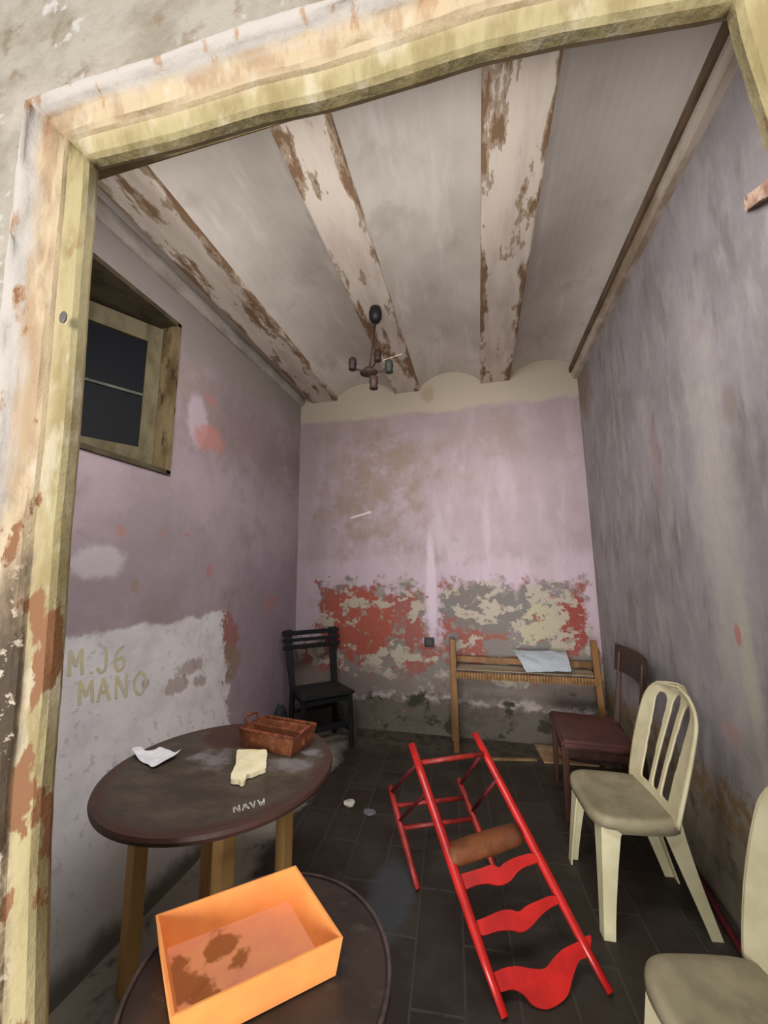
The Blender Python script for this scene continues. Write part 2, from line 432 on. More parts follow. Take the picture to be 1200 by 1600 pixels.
# ceiling: timber joists running away from the door, shallow plaster vaults between them
JO = [(-1.73, -1.44), (-.79, -.52), (.095, .385)]
ZJ = 3.37
spans = [(XL - .05, -1.73, .03), (-1.44, -.79, .12), (-.52, .095, .13), (.385, XR + .02, .13)]
bm = B()
for a, c, rise in spans:
    n = 14; lo = []
    for k in range(n + 1):
        t = k / n; x = a + (c - a) * t; z = ZC + .01 + rise * math.sin(math.pi * t) ** .8
        lo.append((x, z))
    for y0, y1 in ((.5, YB + .1),):
        pr = [(x, y0, z) for x, z in lo] + [(c, y0, 3.75), (a, y0, 3.75)]
        prism(bm, pr, (0, y1 - y0, 0))
for a, c in JO: box(bm, (a - .01, .5, 3.42), (c + .01, YB + .1, 3.75))
obj('ceiling', bm, M_ceil, kind='structure')
for i, (a, c) in enumerate(JO):
    bm = B(); box(bm, (a, .55, ZJ), (c, YB + .02, 3.46), .012)
    o = obj('trim_%d' % (i + 1), bm, timber_mat('flaking_joist_%d' % i, a, c), kind='structure')
M_corn = mat('cornice_paint', (176, 164, 150), (134, 116, 96), 7, .85, stretch=(1, .4, 1))
M_cdark = mat('bare_cornice_wood', (110, 92, 72), (84, 68, 52), 9, .85, stretch=(1, .4, 1))
bm = B(); prism(bm, [(XR + .01, .6, 3.30), (XR - .035, .6, 3.31), (XR - .05, .6, 3.35), (XR - .05, .6, 3.40), (XR + .01, .6, 3.42)], (0, YB - .59, 0)); obj('trim_4', bm, M_corn, kind='structure')
bm = B(); box(bm, (XR - .068, .6, 3.375), (XR - .048, YB + .01, 3.43), .004); obj('trim_5', bm, M_cdark, kind='structure')
bm = B(); prism(bm, [(XL - .01, .6, 3.34), (XL + .02, .6, 3.345), (XL + .045, .6, 3.38), (XL + .05, .6, 3.43), (XL - .01, .6, 3.45)], (0, YB - .59, 0)); obj('trim_6', bm, mat('left_cornice_paint', (160, 152, 142), (132, 124, 114), 6, .85, stretch=(1, .4, 1)), kind='structure')

# ---------------------------------------------------------------- doorway the camera looks through
YD = .64
inner = [(70, 1640), (73, 1480), (76, 1330), (82, 1210), (93, 1080), (101, 960), (109, 830), (122, 690), (131, 560), (140, 420), (147, 340), (151, 262),
         (280, 232), (415, 192), (510, 172), (600, 146), (757, 97), (880, 70), (1010, 48), (1135, 26),
         (1147, 80), (1165, 140), (1183, 195), (1204, 262)]
ip = [(lambda p: (p.x, p.z))(on_y(u, v, YD)) for u, v in inner]
left_in = [(ip[0][0] + .03, 0.0)] + ip[:12]; head_in = ip[11:20]; right_in = ip[19:] + [(ip[-1][0] + .02, 1.0), (ip[-1][0] + .02, 0.0)]
path = left_in + head_in[1:] + right_in[1:]
def dense(P, step=.02):
    out = []
    for (x0, z0), (x1, z1) in zip(P, P[1:]):
        n = max(1, int(math.hypot(x1 - x0, z1 - z0) / step))
        for k in range(n): out.append((x0 + (x1 - x0) * k / n, z0 + (z1 - z0) * k / n))
    out.append(P[-1]); return out
corner1, corner2 = ip[11], ip[19]
def outward(P, i):
    """unit outward offset in the wall plane, mitred at the two top corners"""
    x, z = P[i]
    for c, d in ((corner1, Vector((-1, 1.0))), (corner2, Vector((1.0, 1.0)))):
        if abs(x - c[0]) < 1e-6 and abs(z - c[1]) < 1e-6: return d
    if i <= P.index(corner1): return Vector((-1, 0.0))
    if i >= P.index(corner2): return Vector((1, 0.0))
    return Vector((.06, 1.0))
PD = dense(path)
def mini(c): return min(range(len(PD)), key=lambda i: (PD[i][0] - c[0]) ** 2 + (PD[i][1] - c[1]) ** 2)
PD[mini(corner1)] = corner1; PD[mini(corner2)] = corner2
prof = [(.10, .665), (.02, .66), (.0, .64), (.0, .622), (.006, .612), (.040, .600), (.044, .592), (.052, .585), (.064, .582), (.076, .574), (.088, .572), (.098, .560), (.108, .552), (.118, .548), (.130, .552), (.15, .562)]
dr = thing('door_1', None, None, (0, 0, 0), kind='structure')
def frame_piece(name, i0, i1, side):
    bm = B(); rows = []
    for i in range(i0, i1 + 1):
        d = outward(PD, i); x, z = PD[i]; row = []
        for k, (o, y) in enumerate(prof):
            w = mnoise.noise(Vector((x * 9 + k * 2.1, z * 9, k * .7 + side))) * (.010 if k > 6 else .0022)
            w2 = mnoise.noise(Vector((x * 22 + k, z * 22, side + 5))) * (.006 if k > 6 else .001)
            row.append(bm.verts.new((x + d.x * (o + w + w2), y + w * .5, z + d.y * (o + w + w2))))
        rows.append(row)
    for a, c in zip(rows, rows[1:]):
        for k in range(len(prof) - 1): bm.faces.new((a[k], a[k + 1], c[k + 1], c[k]))
    # close the back so the piece has a body
    for a, c in zip(rows, rows[1:]):
        for k in (2, 3, 4, 5, 6, 7):
            e = bm.edges.get((a[k], c[k]))
            if e: e.smooth = False
    for row in (rows[0], rows[-1]):
        bk = bm.verts.new((row[-1].co.x, .66, row[-1].co.z)); bm.faces.new(row + [bk])
    bm.faces.ensure_lookup_table()
    return obj(name, bm, M_frame, dr, smooth=True)
c1, c2 = PD.index(corner1), PD.index(corner2)
frame_piece('door_jamb', 0, c1, 1); frame_piece('door_head', c1, c2, 2); frame_piece('door_jamb', c2, len(PD) - 1, 3)
# front wall around the doorway (0.22 m thick)
bm = B()
def wp(x, z, y): return bm.verts.new((x, y, z))
loop = []
for i in range(len(PD)):
    d = outward(PD, i); loop.append((PD[i][0] + d.x * .13, PD[i][1] + d.y * .13))
top = 3.75; L = -3.2; R = 3.2
def outer(i):
    x, z = loop[i]
    if i < c1: return (L, z)
    if i > c2: return (R, z)
    return (x, top)
for y in (.555, .66):
    for i in range(len(PD) - 1):
        a, b2 = loop[i], loop[i + 1]
        if i + 1 <= c1: oa, ob = (L, a[1]), (L, b2[1])
        elif i >= c2: oa, ob = (R, a[1]), (R, b2[1])
        else: oa, ob = (a[0], top), (b2[0], top)
        bm.faces.new([wp(*a, y), wp(*b2, y), wp(*ob, y), wp(*oa, y)])
    for (cc, X_) in ((loop[c1], L), (loop[c2], R)):
        bm.faces.new([wp(*cc, y), wp(X_, cc[1], y), wp(X_, top, y), wp(cc[0], top, y)])
for i in range(len(PD) - 1):
    a, b2 = loop[i], loop[i + 1]; bm.faces.new([wp(*a, .555), wp(*b2, .555), wp(*b2, .66), wp(*a, .66)])
bmesh.ops.remove_doubles(bm, verts=bm.verts, dist=1e-4)
obj('wall_front', bm, M_front, kind='structure')
# dark latch plate on the left jamb
bm = B(); p = on_y(101, 497, .592); lathe(bm, [(.001, 0), (.009, .001), (.010, .004), (.006, .007), (.001, .008)], (0, 0, 0), 16)
bmesh.ops.rotate(bm, verts=bm.verts, matrix=Matrix.Rotation(math.radians(90), 3, 'X')); bmesh.ops.scale(bm, vec=(1, 1, 1.5), verts=bm.verts); bmesh.ops.translate(bm, verts=bm.verts, vec=(p.x, .592, p.z))
obj('latch_plate', bm, mat('dark_iron', (96, 92, 88), (70, 66, 62), 20, .6), dr)

# ---------------------------------------------------------------- made-up window above the doorway, out of view, added around the fill lamp
fw = thing('added_window', None, None, (-.45, .68, 2.8), kind='structure')
bm = B()
for a, c in (((-1.49, .655, 2.60), (.59, .72, 2.65)), ((-1.49, .655, 2.99), (.59, .72, 3.04)), ((-1.49, .655, 2.64), (-1.44, .72, 3.0)), ((.54, .655, 2.64), (.59, .72, 3.0)), ((-.475, .655, 2.64), (-.435, .715, 3.0))): box(bm, a, c, .004)
obj('window_frame', bm, mat('added_frame_paint', (150, 138, 104), (122, 108, 74), 9, .8), fw)
pm, pb, pg_, pc_, _p = new_mat('added_glow_pane', .4, .3); pb.inputs['Base Color'].default_value = (.8, .82, .82, 1)
pb.inputs['Emission Color'].default_value = (.95, .98, 1, 1); pb.inputs['Emission Strength'].default_value = .8  # glow given to the added panes to go with the fill lamp
for a, c in ((-1.44, -.475), (-.435, .54)):
    bm = B(); box(bm, (a, .675, 2.65), (c, .685, 2.99)); obj('pane', bm, pm, fw)

# ---------------------------------------------------------------- window in the left wall
M_wood_old = mat('weathered_window_wood', (122, 106, 76), (86, 68, 42), 10, .8, stretch=(1, 1, .35), bump=.01, c3=(58, 42, 26))
M_wood_dirty = mat('grimy_window_wood', (84, 75, 56), (62, 54, 38), 9, .85, stretch=(1, .5, 1))
win = thing('window_1', None, None, (XL, 1.46, 2.6), kind='structure')
bm = B(); x0, x1 = XL - .62, XL + .012
box(bm, (x0, WY1 - .005, WZ0 - .02), (x1, WY1 + .03, WZ1 + .02), .003)
obj('window_frame', bm, M_wood_old, win)
bm = B(); box(bm, (x0, WY0 - .03, WZ0 - .02), (x1, WY0 + .005, WZ1 + .02), .003)
obj('window_frame', bm, M_wood_dirty, win)
bm = B(); box(bm, (x0, WY0 - .03, WZ1 - .005), (x1, WY1 + .03, WZ1 + .025), .003); obj('window_lintel', bm, M_wood_dirty, win)
bm = B(); box(bm, (x0, WY0 - .03, WZ0 - .025), (x1, WY1 + .03, WZ0 + .006), .003); obj('window_sill', bm, M_wood_dirty, win)
# the sash stands ajar, swung outwards about its far edge
piv = Vector((XL - .09, WY1 - .012, 0)); RA = Matrix.Rotation(math.radians(-30), 4, 'Z')
def swing(bm):
    bmesh.ops.rotate(bm, verts=bm.verts, cent=piv, matrix=RA); return bm
sx0, sx1 = XL - .13, XL - .09; sy0, sy1, sz0, sz1 = WY0 + .13, WY1 - .012, WZ0 + .02, WZ1 - .02
bm = B()
box(bm, (sx0, sy1 - .085, sz0), (sx1, sy1, sz1), .004); box(bm, (sx0, sy0, sz0), (sx1, sy0 + .075, sz1), .004)
box(bm, (sx0 + .001, sy0 + .07, sz1 - .12), (sx1 - .001, sy1 - .08, sz1), .004); box(bm, (sx0 + .001, sy0 + .07, sz0), (sx1 - .001, sy1 - .08, sz0 + .12), .004)
sash = obj('sash', swing(bm), mat('sash_paint', (106, 97, 74), (82, 73, 50), 9, .8, stretch=(1, 1, .4)), win)
bm = B(); box(bm, (sx0 + .008, sy0 + .07, 2.605), (sx1 - .008, sy1 - .08, 2.622), .002); obj('muntin', swing(bm), mat('muntin_paint', (96, 96, 86), (76, 76, 68), 9, .7), sash)
gm, gb, g_, co_, _x = new_mat('dark_behind_glass', .35, .3); gb.inputs['Base Color'].default_value = (.010, .011, .013, 1); gb.inputs['Specular IOR Level'].default_value = .06; gb.inputs['Roughness'].default_value = .5  # opaque near-black; the dark room behind the glass is put into the colour
for z0, z1 in ((sz0 + .115, 2.606), (2.621, sz1 - .115)):
    bm = B(); box(bm, (sx0 + .015, sy0 + .07, z0), (sx0 + .02, sy1 - .08, z1)); obj('pane', swing(bm), gm, sash)
bm = B(); box(bm, (XL - .635, WY0 - .02, WZ0 - .02), (XL - .62, WY1 + .02, WZ1 + .02)); obj('black_backing', bm, gm, win)  # black board added to stand for the darkness beyond the sash

# ledge of bare brick on the right wall, high up
bm = B(); a_, c_ = on_x(1163, 332, .985), on_x(1222, 290, .93)
prism(bm, [a_, a_ + Vector((.03, 0, .01)), Vector((1.02, c_.y, c_.z + .01)), c_], (0, 0, .055))
bmesh.ops.subdivide_edges(bm, edges=bm.edges[:], cuts=4, use_grid_fill=True)
for v in bm.verts: v.co += Vector((mnoise.noise(v.co * 14), mnoise.noise(v.co * 14 + Vector((5, 0, 0))), mnoise.noise(v.co * 14 + Vector((0, 5, 0))))) * .008
tag(obj('wall_ledge', bm, mat('ledge_plaster', (206, 176, 156), (150, 116, 96), 14, .85, c3=(112, 84, 68))), 'small peach coloured ledge sticking out high on the right wall by the doorway', 'ledge')

# black socket on back wall
p = on_y(671, 1003, YB); t = thing('power_socket', 'small black power socket low on the back wall left of the wooden rack', 'socket', (p.x, YB, p.z))
M_blk = mat('black_plastic', (34, 32, 33), (26, 25, 26), 10, .5)
bm = B(); box(bm, (p.x - .047, YB - .03, p.z - .042), (p.x + .047, YB + .002, p.z + .042), .006); obj('housing', bm, M_blk, t)
bm = B(); box(bm, (p.x - .028, YB - .034, p.z - .026), (p.x + .028, YB - .028, p.z + .026), .004); obj('socket_face', bm, mat('socket_grey', (60, 58, 58), (46, 44, 44), 12, .5), t)

# ================================================================ FURNITURE
M_pine = mat('raw_pine', (192, 150, 92), (160, 118, 66), 10, .6, stretch=(1, 1, .15), bump=.003)
M_dtop = None
def table_top_mat():
    m, b, g, co, (X, Y, Z) = new_mat('stained_table_top', .5, .35)
    n = g.noise(co, 7, 6, .65, stretch=(1, 1.8, 1)); n2 = g.noise(co, 5, 5, .6, off=6)
    col = g.mix(g.step(n, .38, .66), (64, 55, 47), (84, 75, 63))
    r = g.math('SQRT', X * X + Y * Y)
    red = g.step(r + (n - .5) * .25, .36, .42).max(g.step(g.math('SQRT', (X + .10) * (X + .10) + (Y - .26) * (Y - .26)) + (n2 - .5) * .15, .17, .13))
    col = g.mix(red * .8, col, (66, 38, 32))
    for cx_, cy_, s in ((-.04, .02, .09), (-.14, .04, .06), (.30, .16, .06), (.24, .06, .10)):
        q = g.math('SQRT', (X - cx_) * (X - cx_) + (Y - cy_) * (Y - cy_)) / s
        col = g.mix(g.step(1 - q + (n2 - .5) * 2 + (n - .5) * 2, 0, .8) * .55, col, (140, 138, 138))
    return finish(m, b, g, col, n, .003, .4)
M_dtop = table_top_mat()
TC = Vector((-1.02, 1.46, 0)); TZ = .745; TR = .43
t1 = thing('round_table', 'round dark stained table on raw pine legs beside the whitewashed wall', 'table', TC)
bm = B(); lathe(bm, [(TR - .02, TZ - .03), (TR - .003, TZ - .026), (TR, TZ - .014), (TR - .004, TZ - .003), (TR - .02, TZ)], TC, 72)
obj('tabletop', bm, M_dtop, t1, smooth=False)
for (x, y) in ((-1.30, 1.36), (-.845, 1.235), (-.865, 1.69), (-1.26, 1.73)):
    bm = B(); beam(bm, (x, y, 0), (x, y, TZ - .028), .052, .052, up=(0.3, 1, 0), bev=.004); obj('leg', bm, M_pine, t1)
bm = B()
for a, c in (((-1.30, 1.36), (-.845, 1.235)), ((-.865, 1.69), (-1.26, 1.73)), ((-1.30, 1.36), (-1.26, 1.73)), ((-.845, 1.235), (-.865, 1.69))):
    beam(bm, (*a, TZ - .05), (*c, TZ - .05), .02, .035)
obj('apron', bm, mat('apron_wood', (88, 62, 44), (66, 46, 34), 9, .7), t1)
def strokes(bm, lines, f, w, n, lift):
    """hand drawn strokes: lines in unit letter space, f maps (s,t) to a point, n is the surface normal"""
    n = Vector(n)
    for ln in lines:
        P = smooth_line([f(*q) for q in ln], 4) if len(ln) > 3 else [f(*q) for q in ln]
        for a, c in zip(P, P[1:]):
            if (c - a).length > 1e-5: beam(bm, a, c, w, lift, up=n)
def letters(word, adv=1.25):
    F = {'M': [[(0, 0), (.05, 1)], [(.05, 1), (.45, .35)], [(.45, .35), (.85, 1)], [(.85, 1), (.9, 0)]],
         'A': [[(0, 0), (.4, 1)], [(.4, 1), (.8, 0)], [(.15, .38), (.65, .38)]],
         'N': [[(0, 0), (.05, 1)], [(.05, 1), (.7, 0)], [(.7, 0), (.75, 1)]],
         'V': [[(0, 1), (.35, 0)], [(.35, 0), (.7, 1)]],
         'W': [[(0, 1), (.2, 0)], [(.2, 0), (.42, .7)], [(.42, .7), (.6, 0)], [(.6, 0), (.85, 1)]],
         '.': [[(.25, 0), (.3, .08)]],
         'J': [[(.7, 1), (.7, .25), (.4, 0), (.05, .2)]],
         '0': [[(.4, 1), (.05, .7), (.05, .25), (.4, 0), (.75, .3), (.75, .75), (.4, 1)]],
         '6': [[(.7, .95), (.25, .75), (.05, .3), (.35, 0), (.7, .2), (.6, .5), (.1, .4)]],
         ' ': []}
    out = []; x = 0
    for ch in word:
        out += [[(x + a, c) for a, c in ln] for ln in F[ch]]; x += adv * (.5 if ch == '.' else 1)
    return out, x
# white lettering on table
Lw, W_ = letters('NAVW', 1.1)
A0, A1 = on_z(366, 1270, TZ), on_z(418, 1256, TZ); dirn = (A1 - A0); perp = Vector((-dirn.y, dirn.x, 0)).normalized() * .035
bm = B(); strokes(bm, Lw, lambda s, t: A0 + dirn * (s / W_) + perp * t + Vector((0, 0, .0008)), .005, (0, 0, 1), .0012)
obj('painted_letters', bm, mat('white_chalk', (206, 202, 192), (150, 146, 138), 60, .8, lo=.3), t1, label='small white hand written letters')

# torn white paper on the table
def sheet(name, outline, zf, m, th, label, cat, cell=.012, group=None):
    """thin crumpled sheet filling an outline given as floor-plan points; zf(x, y) is its height"""
    xs = [p[0] for p in outline]; ysx = [p[1] for p in outline]
    def inside(x, y):
        c = False; n = len(outline)
        for i in range(n):
            x1, y1 = outline[i][:2]; x2, y2 = outline[(i + 1) % n][:2]
            if (y1 > y) != (y2 > y) and x < (x2 - x1) * (y - y1) / (y2 - y1) + x1: c = not c
        return c
    bm = B(); V = {}
    nx = int((max(xs) - min(xs)) / cell) + 1; ny = int((max(ysx) - min(ysx)) / cell) + 1
    def vv(i, j):
        if (i, j) not in V:
            x, y = min(xs) + i * cell, min(ysx) + j * cell; V[i, j] = bm.verts.new((x, y, zf(x, y)))
        return V[i, j]
    for i in range(nx):
        for j in range(ny):
            if inside(min(xs) + (i + .5) * cell, min(ysx) + (j + .5) * cell): bm.faces.new((vv(i, j), vv(i + 1, j), vv(i + 1, j + 1), vv(i, j + 1)))
    for _ in range(4):
        new = {}
        for v in bm.verts:
            be = [e for e in v.link_edges if len(e.link_faces) == 1]
            if len(be) == 2: new[v] = v.co * .5 + (be[0].other_vert(v).co + be[1].other_vert(v).co) * .25
        for v, c in new.items(): v.co = c
    top_ = bm.faces[:]
    r = bmesh.ops.extrude_face_region(bm, geom=top_)
    for v in [q for q in r['geom'] if isinstance(q, bmesh.types.BMVert)]: v.co.z += th
    o = obj(name, bm, m, smooth=False); tag(o, label, cat, group); return o
P = [on_z(u, v, TZ + .01) for u, v in ((205, 1175), (213, 1184), (226, 1190), (240, 1199), (256, 1192), (272, 1183), (283, 1175), (287, 1164), (276, 1176), (262, 1170), (250, 1166), (240, 1172), (228, 1176), (220, 1170), (208, 1171))]
def crz(x, y):
    e = max(0, (x + 1.24) / .05) ; return TZ + .004 + .012 * abs(mnoise.noise(Vector((x * 18, y * 18, 1)))) + .02 * max(0, min(1, (x + 1.27) / .06)) + .012 * max(0, min(1, (-1.36 - x) / .05))
sheet('torn_paper', [(p.x, p.y) for p in P], crz, mat('white_paper', (236, 234, 238), (218, 216, 220), 20, .8), .0015, 'torn white sheet of paper lying on round table near whitewashed wall', 'paper')
P = [on_z(u, v, TZ + .012) for u, v in ((370, 1174), (415, 1174), (418, 1179), (415, 1204), (404, 1207), (396, 1211), (386, 1213), (384, 1221), (378, 1226), (372, 1222), (360, 1223), (361, 1212), (368, 1198))]
sheet('cream_cloth', [(p.x, p.y) for p in P], lambda x, y: TZ + .003 + .004 * abs(mnoise.noise(Vector((x * 12, y * 12, 4)))), mat('cream_fabric', (238, 228, 190), (226, 214, 174), 14, .8), .016, 'cream folded cloth with one ragged edge lying on the round table before the basket', 'cloth', cell=.007)

# wicker basket at the back of the table
def wicker():
    m, b, g, co, (X, Y, Z) = new_mat('brown_wicker', .6, .35)
    w = g.n('ShaderNodeTexBrick'); g.nt.links.new(co, w.inputs['Vector']); w.inputs['Scale'].default_value = 1
    w1 = g.math('SINE', Z * 560.0); w2 = g.math('SINE', (X + Y) * 520.0); wv = w1 * w2
    n = g.noise(co, 18, 5, .6)
    col = g.mix(g.step(wv, -.5, .6), (96, 54, 32), (138, 80, 50)); col = g.mix(g.step(n, .5, .7) * .7, col, (178, 108, 66))
    return finish(m, b, g, col, wv, .002, .5)
M_wk = wicker(); M_wkd = mat('dark_rim_cane', (120, 64, 40), (80, 42, 28), 30, .55)
zb, zt = TZ + .002, TZ + .078
bk = [Vector((-1.035, 1.60, 0)), Vector((-.775, 1.56, 0)), Vector((-.748, 1.71, 0)), Vector((-1.008, 1.75, 0))]
ctr = sum(bk, Vector()) / 4
tb = thing('wicker_basket', 'shallow brown rectangular wicker basket standing at the far edge of the round table', 'basket', (ctr.x, ctr.y, TZ))
def quadring(z, s): return [Vector((ctr.x + (p.x - ctr.x) * s, ctr.y + (p.y - ctr.y) * s, z)) for p in bk]
bm = B(); o0, o1, i1, i0 = quadring(zb, .94), quadring(zt, 1.1), quadring(zt, 1.02), quadring(zb + .008, .86)
R4 = [[bm.verts.new(p) for p in q] for q in (o0, o1, i1, i0)]
for a, c in zip(R4, R4[1:]):
    for k in range(4): bm.faces.new((a[k], a[(k + 1) % 4], c[(k + 1) % 4], c[k]))
bm.faces.new(R4[0][::-1]); bm.faces.new(R4[3]); obj('basket_body', bm, M_wk, tb)
bm = B(); q = quadring(zt, 1.06); tube(bm, q + [q[0]], .007, 8); obj('rim', bm, M_wkd, tb)
bm = B(); e0, e1 = q[3] * .7 + q[0] * .3, q[3] * .3 + q[0] * .7
tube(bm, smooth_line([e0, e0 + Vector((-.01, 0, .03)), e1 + Vector((-.01, 0, .03)), e1]), .006, 8); obj('handle', bm, M_wkd, tb)
bm = B(); e0, e1 = q[1] * .7 + q[2] * .3, q[1] * .3 + q[2] * .7
tube(bm, smooth_line([e0, e0 + Vector((.01, 0, .012)), e1 + Vector((.01, 0, .012)), e1]), .006, 8); obj('handle', bm, M_wkd, tb)
# slat dividers inside the basket
bm = B(); beam(bm, q[0].lerp(q[3], .5) - Vector((0, 0, .03)), q[1].lerp(q[2], .5) - Vector((0, 0, .03)), .006, .05); obj('divider', bm, M_wk, tb)

# ---------------------------------------------------------------- low round table with orange tray
T2 = Vector((-.515, .925, 0)); Z2 = .60; R2 = .288
M_t2 = mat('dull_brown_top', (58, 47, 41), (46, 38, 33), 6, .5, stretch=(1, 1.6, 1), c3=(68, 58, 53))
t2 = thing('side_table', 'low round dark brown table nearest the doorway, under the orange tray', 'table', T2)
bm = B(); lathe(bm, [(R2 - .02, Z2 - .022), (R2 - .004, Z2 - .018), (R2 - .004, Z2 - .004), (R2 - .012, Z2)], T2, 72); obj('tabletop', bm, M_t2, t2)
bm = B(); n = 72
rr = [(R2 - .006, Z2 - .022), (R2 + .002, Z2 - .02), (R2 + .002, Z2 + .002), (R2 - .006, Z2 + .003)]
rings = [[bm.verts.new((T2.x + r_ * math.cos(2 * math.pi * k / n), T2.y + r_ * math.sin(2 * math.pi * k / n), z)) for k in range(n)] for r_, z in rr]
for i in range(4):
    a, c = rings[i], rings[(i + 1) % 4]
    for k in range(n): bm.faces.new((a[k], a[(k + 1) % n], c[(k + 1) % n], c[k]))
obj('edge_band', bm, mat('worn_edge', (82, 70, 68), (62, 50, 47), 20, .5), t2)
for k in range(3):
    a = math.radians(100 + 120 * k); d = Vector((math.cos(a), math.sin(a), 0))
    bm = B(); tube(bm, [T2 + d * .2 + Vector((0, 0, Z2 - .02)), T2 + d * .22], .02, 12, radii=[.022, .014]); obj('leg', bm, mat('dark_leg', (60, 44, 34), (46, 34, 28), 8, .6), t2)

def tray_mat():
    m, b, g, co, (X, Y, Z) = new_mat('orange_plastic', .45, .4)
    n = g.noise(co, 12, 5, .6); n2 = g.noise(co, 30, 5, .6, off=4)
    col = g.mix(g.step(n, .35, .7), (246, 162, 88), (238, 150, 82))
    col = g.mix(g.step(n2, .55, .7) * .25, col, (226, 150, 110))
    return finish(m, b, g, col)
def tray_floor_mat(spots):
    m, b, g, co, (X, Y, Z) = new_mat('orange_plastic_stained', .5, .35)
    n = g.noise(co, 14, 5, .6); n2 = g.noise(co, 35, 5, .6, off=4)
    col = g.mix(g.step(n, .35, .7), (222, 148, 102), (214, 138, 104))
    for x, y, rx, ry in spots:
        q = g.math('SQRT', ((X - x) / rx) * ((X - x) / rx) + ((Y - y) / ry) * ((Y - y) / ry))
        col = g.mix(g.step(1 - q + (n - .5) * 2.6 + (n2 - .5) * 1.0, .0, .35) * .9, col, (146, 84, 36))
    return finish(m, b, g, col)
ZT = .680
BL, BR, FR = on_z(243, 1430, ZT), on_z(462, 1352, ZT), on_z(536, 1464, ZT)
FL = BL + (FR - BR)
cen = (BL + BR + FR + FL) / 4
tr = thing('orange_tray', 'open orange plastic tray with brown stains inside, resting on the low round table', 'tray', (cen.x, cen.y, Z2))
def shrink(P, s, z): return [Vector((cen.x + (p.x - cen.x) * s, cen.y + (p.y - cen.y) * s, z)) for p in P]
TP = [BL, BR, FR, FL]; tb0, tt0, ti1, ti0 = shrink(TP, .93, Z2 + .004), shrink(TP, 1, ZT), shrink(TP, .965, ZT), shrink(TP, .84, Z2 + .012)
for k, nm in enumerate(('back_wall', 'end_wall', 'front_wall', 'end_wall')):
    j = (k + 1) % 4; bm = B()
    vs = [bm.verts.new(p) for p in (tb0[k], tb0[j], tt0[j], tt0[k], ti0[k], ti0[j], ti1[j], ti1[k])]
    if k == 3:   # the left end is cut lower in its middle
        pass
    for f in ((0, 1, 2, 3), (7, 6, 5, 4), (3, 2, 6, 7), (0, 4, 5, 1), (1, 5, 6, 2), (0, 3, 7, 4)): bm.faces.new([vs[i] for i in f])
    obj(nm, bm, tray_mat() if k == 0 else bpy.data.materials['orange_plastic'], tr)
sp = []
for u, v, ru, rv in ((342, 1482, .055, .045), (288, 1535, .065, .06), (375, 1495, .025, .03), (325, 1560, .055, .035)):
    p = on_z(u, v, Z2 + .015) - Vector((cen.x, cen.y, 0)); sp.append((p.x, p.y, ru, rv))
bm = B(); a = shrink(TP, .925, Z2 + .003); c = shrink(TP, .87, Z2 + .014); A_ = [bm.verts.new(p) for p in a]; C_ = [bm.verts.new(p) for p in c]
bm.faces.new(A_[::-1]); bm.faces.new(C_)
for k in range(4): bm.faces.new((A_[k], A_[(k + 1) % 4], C_[(k + 1) % 4], C_[k]))
obj('tray_bottom', bm, tray_floor_mat(sp), tr)

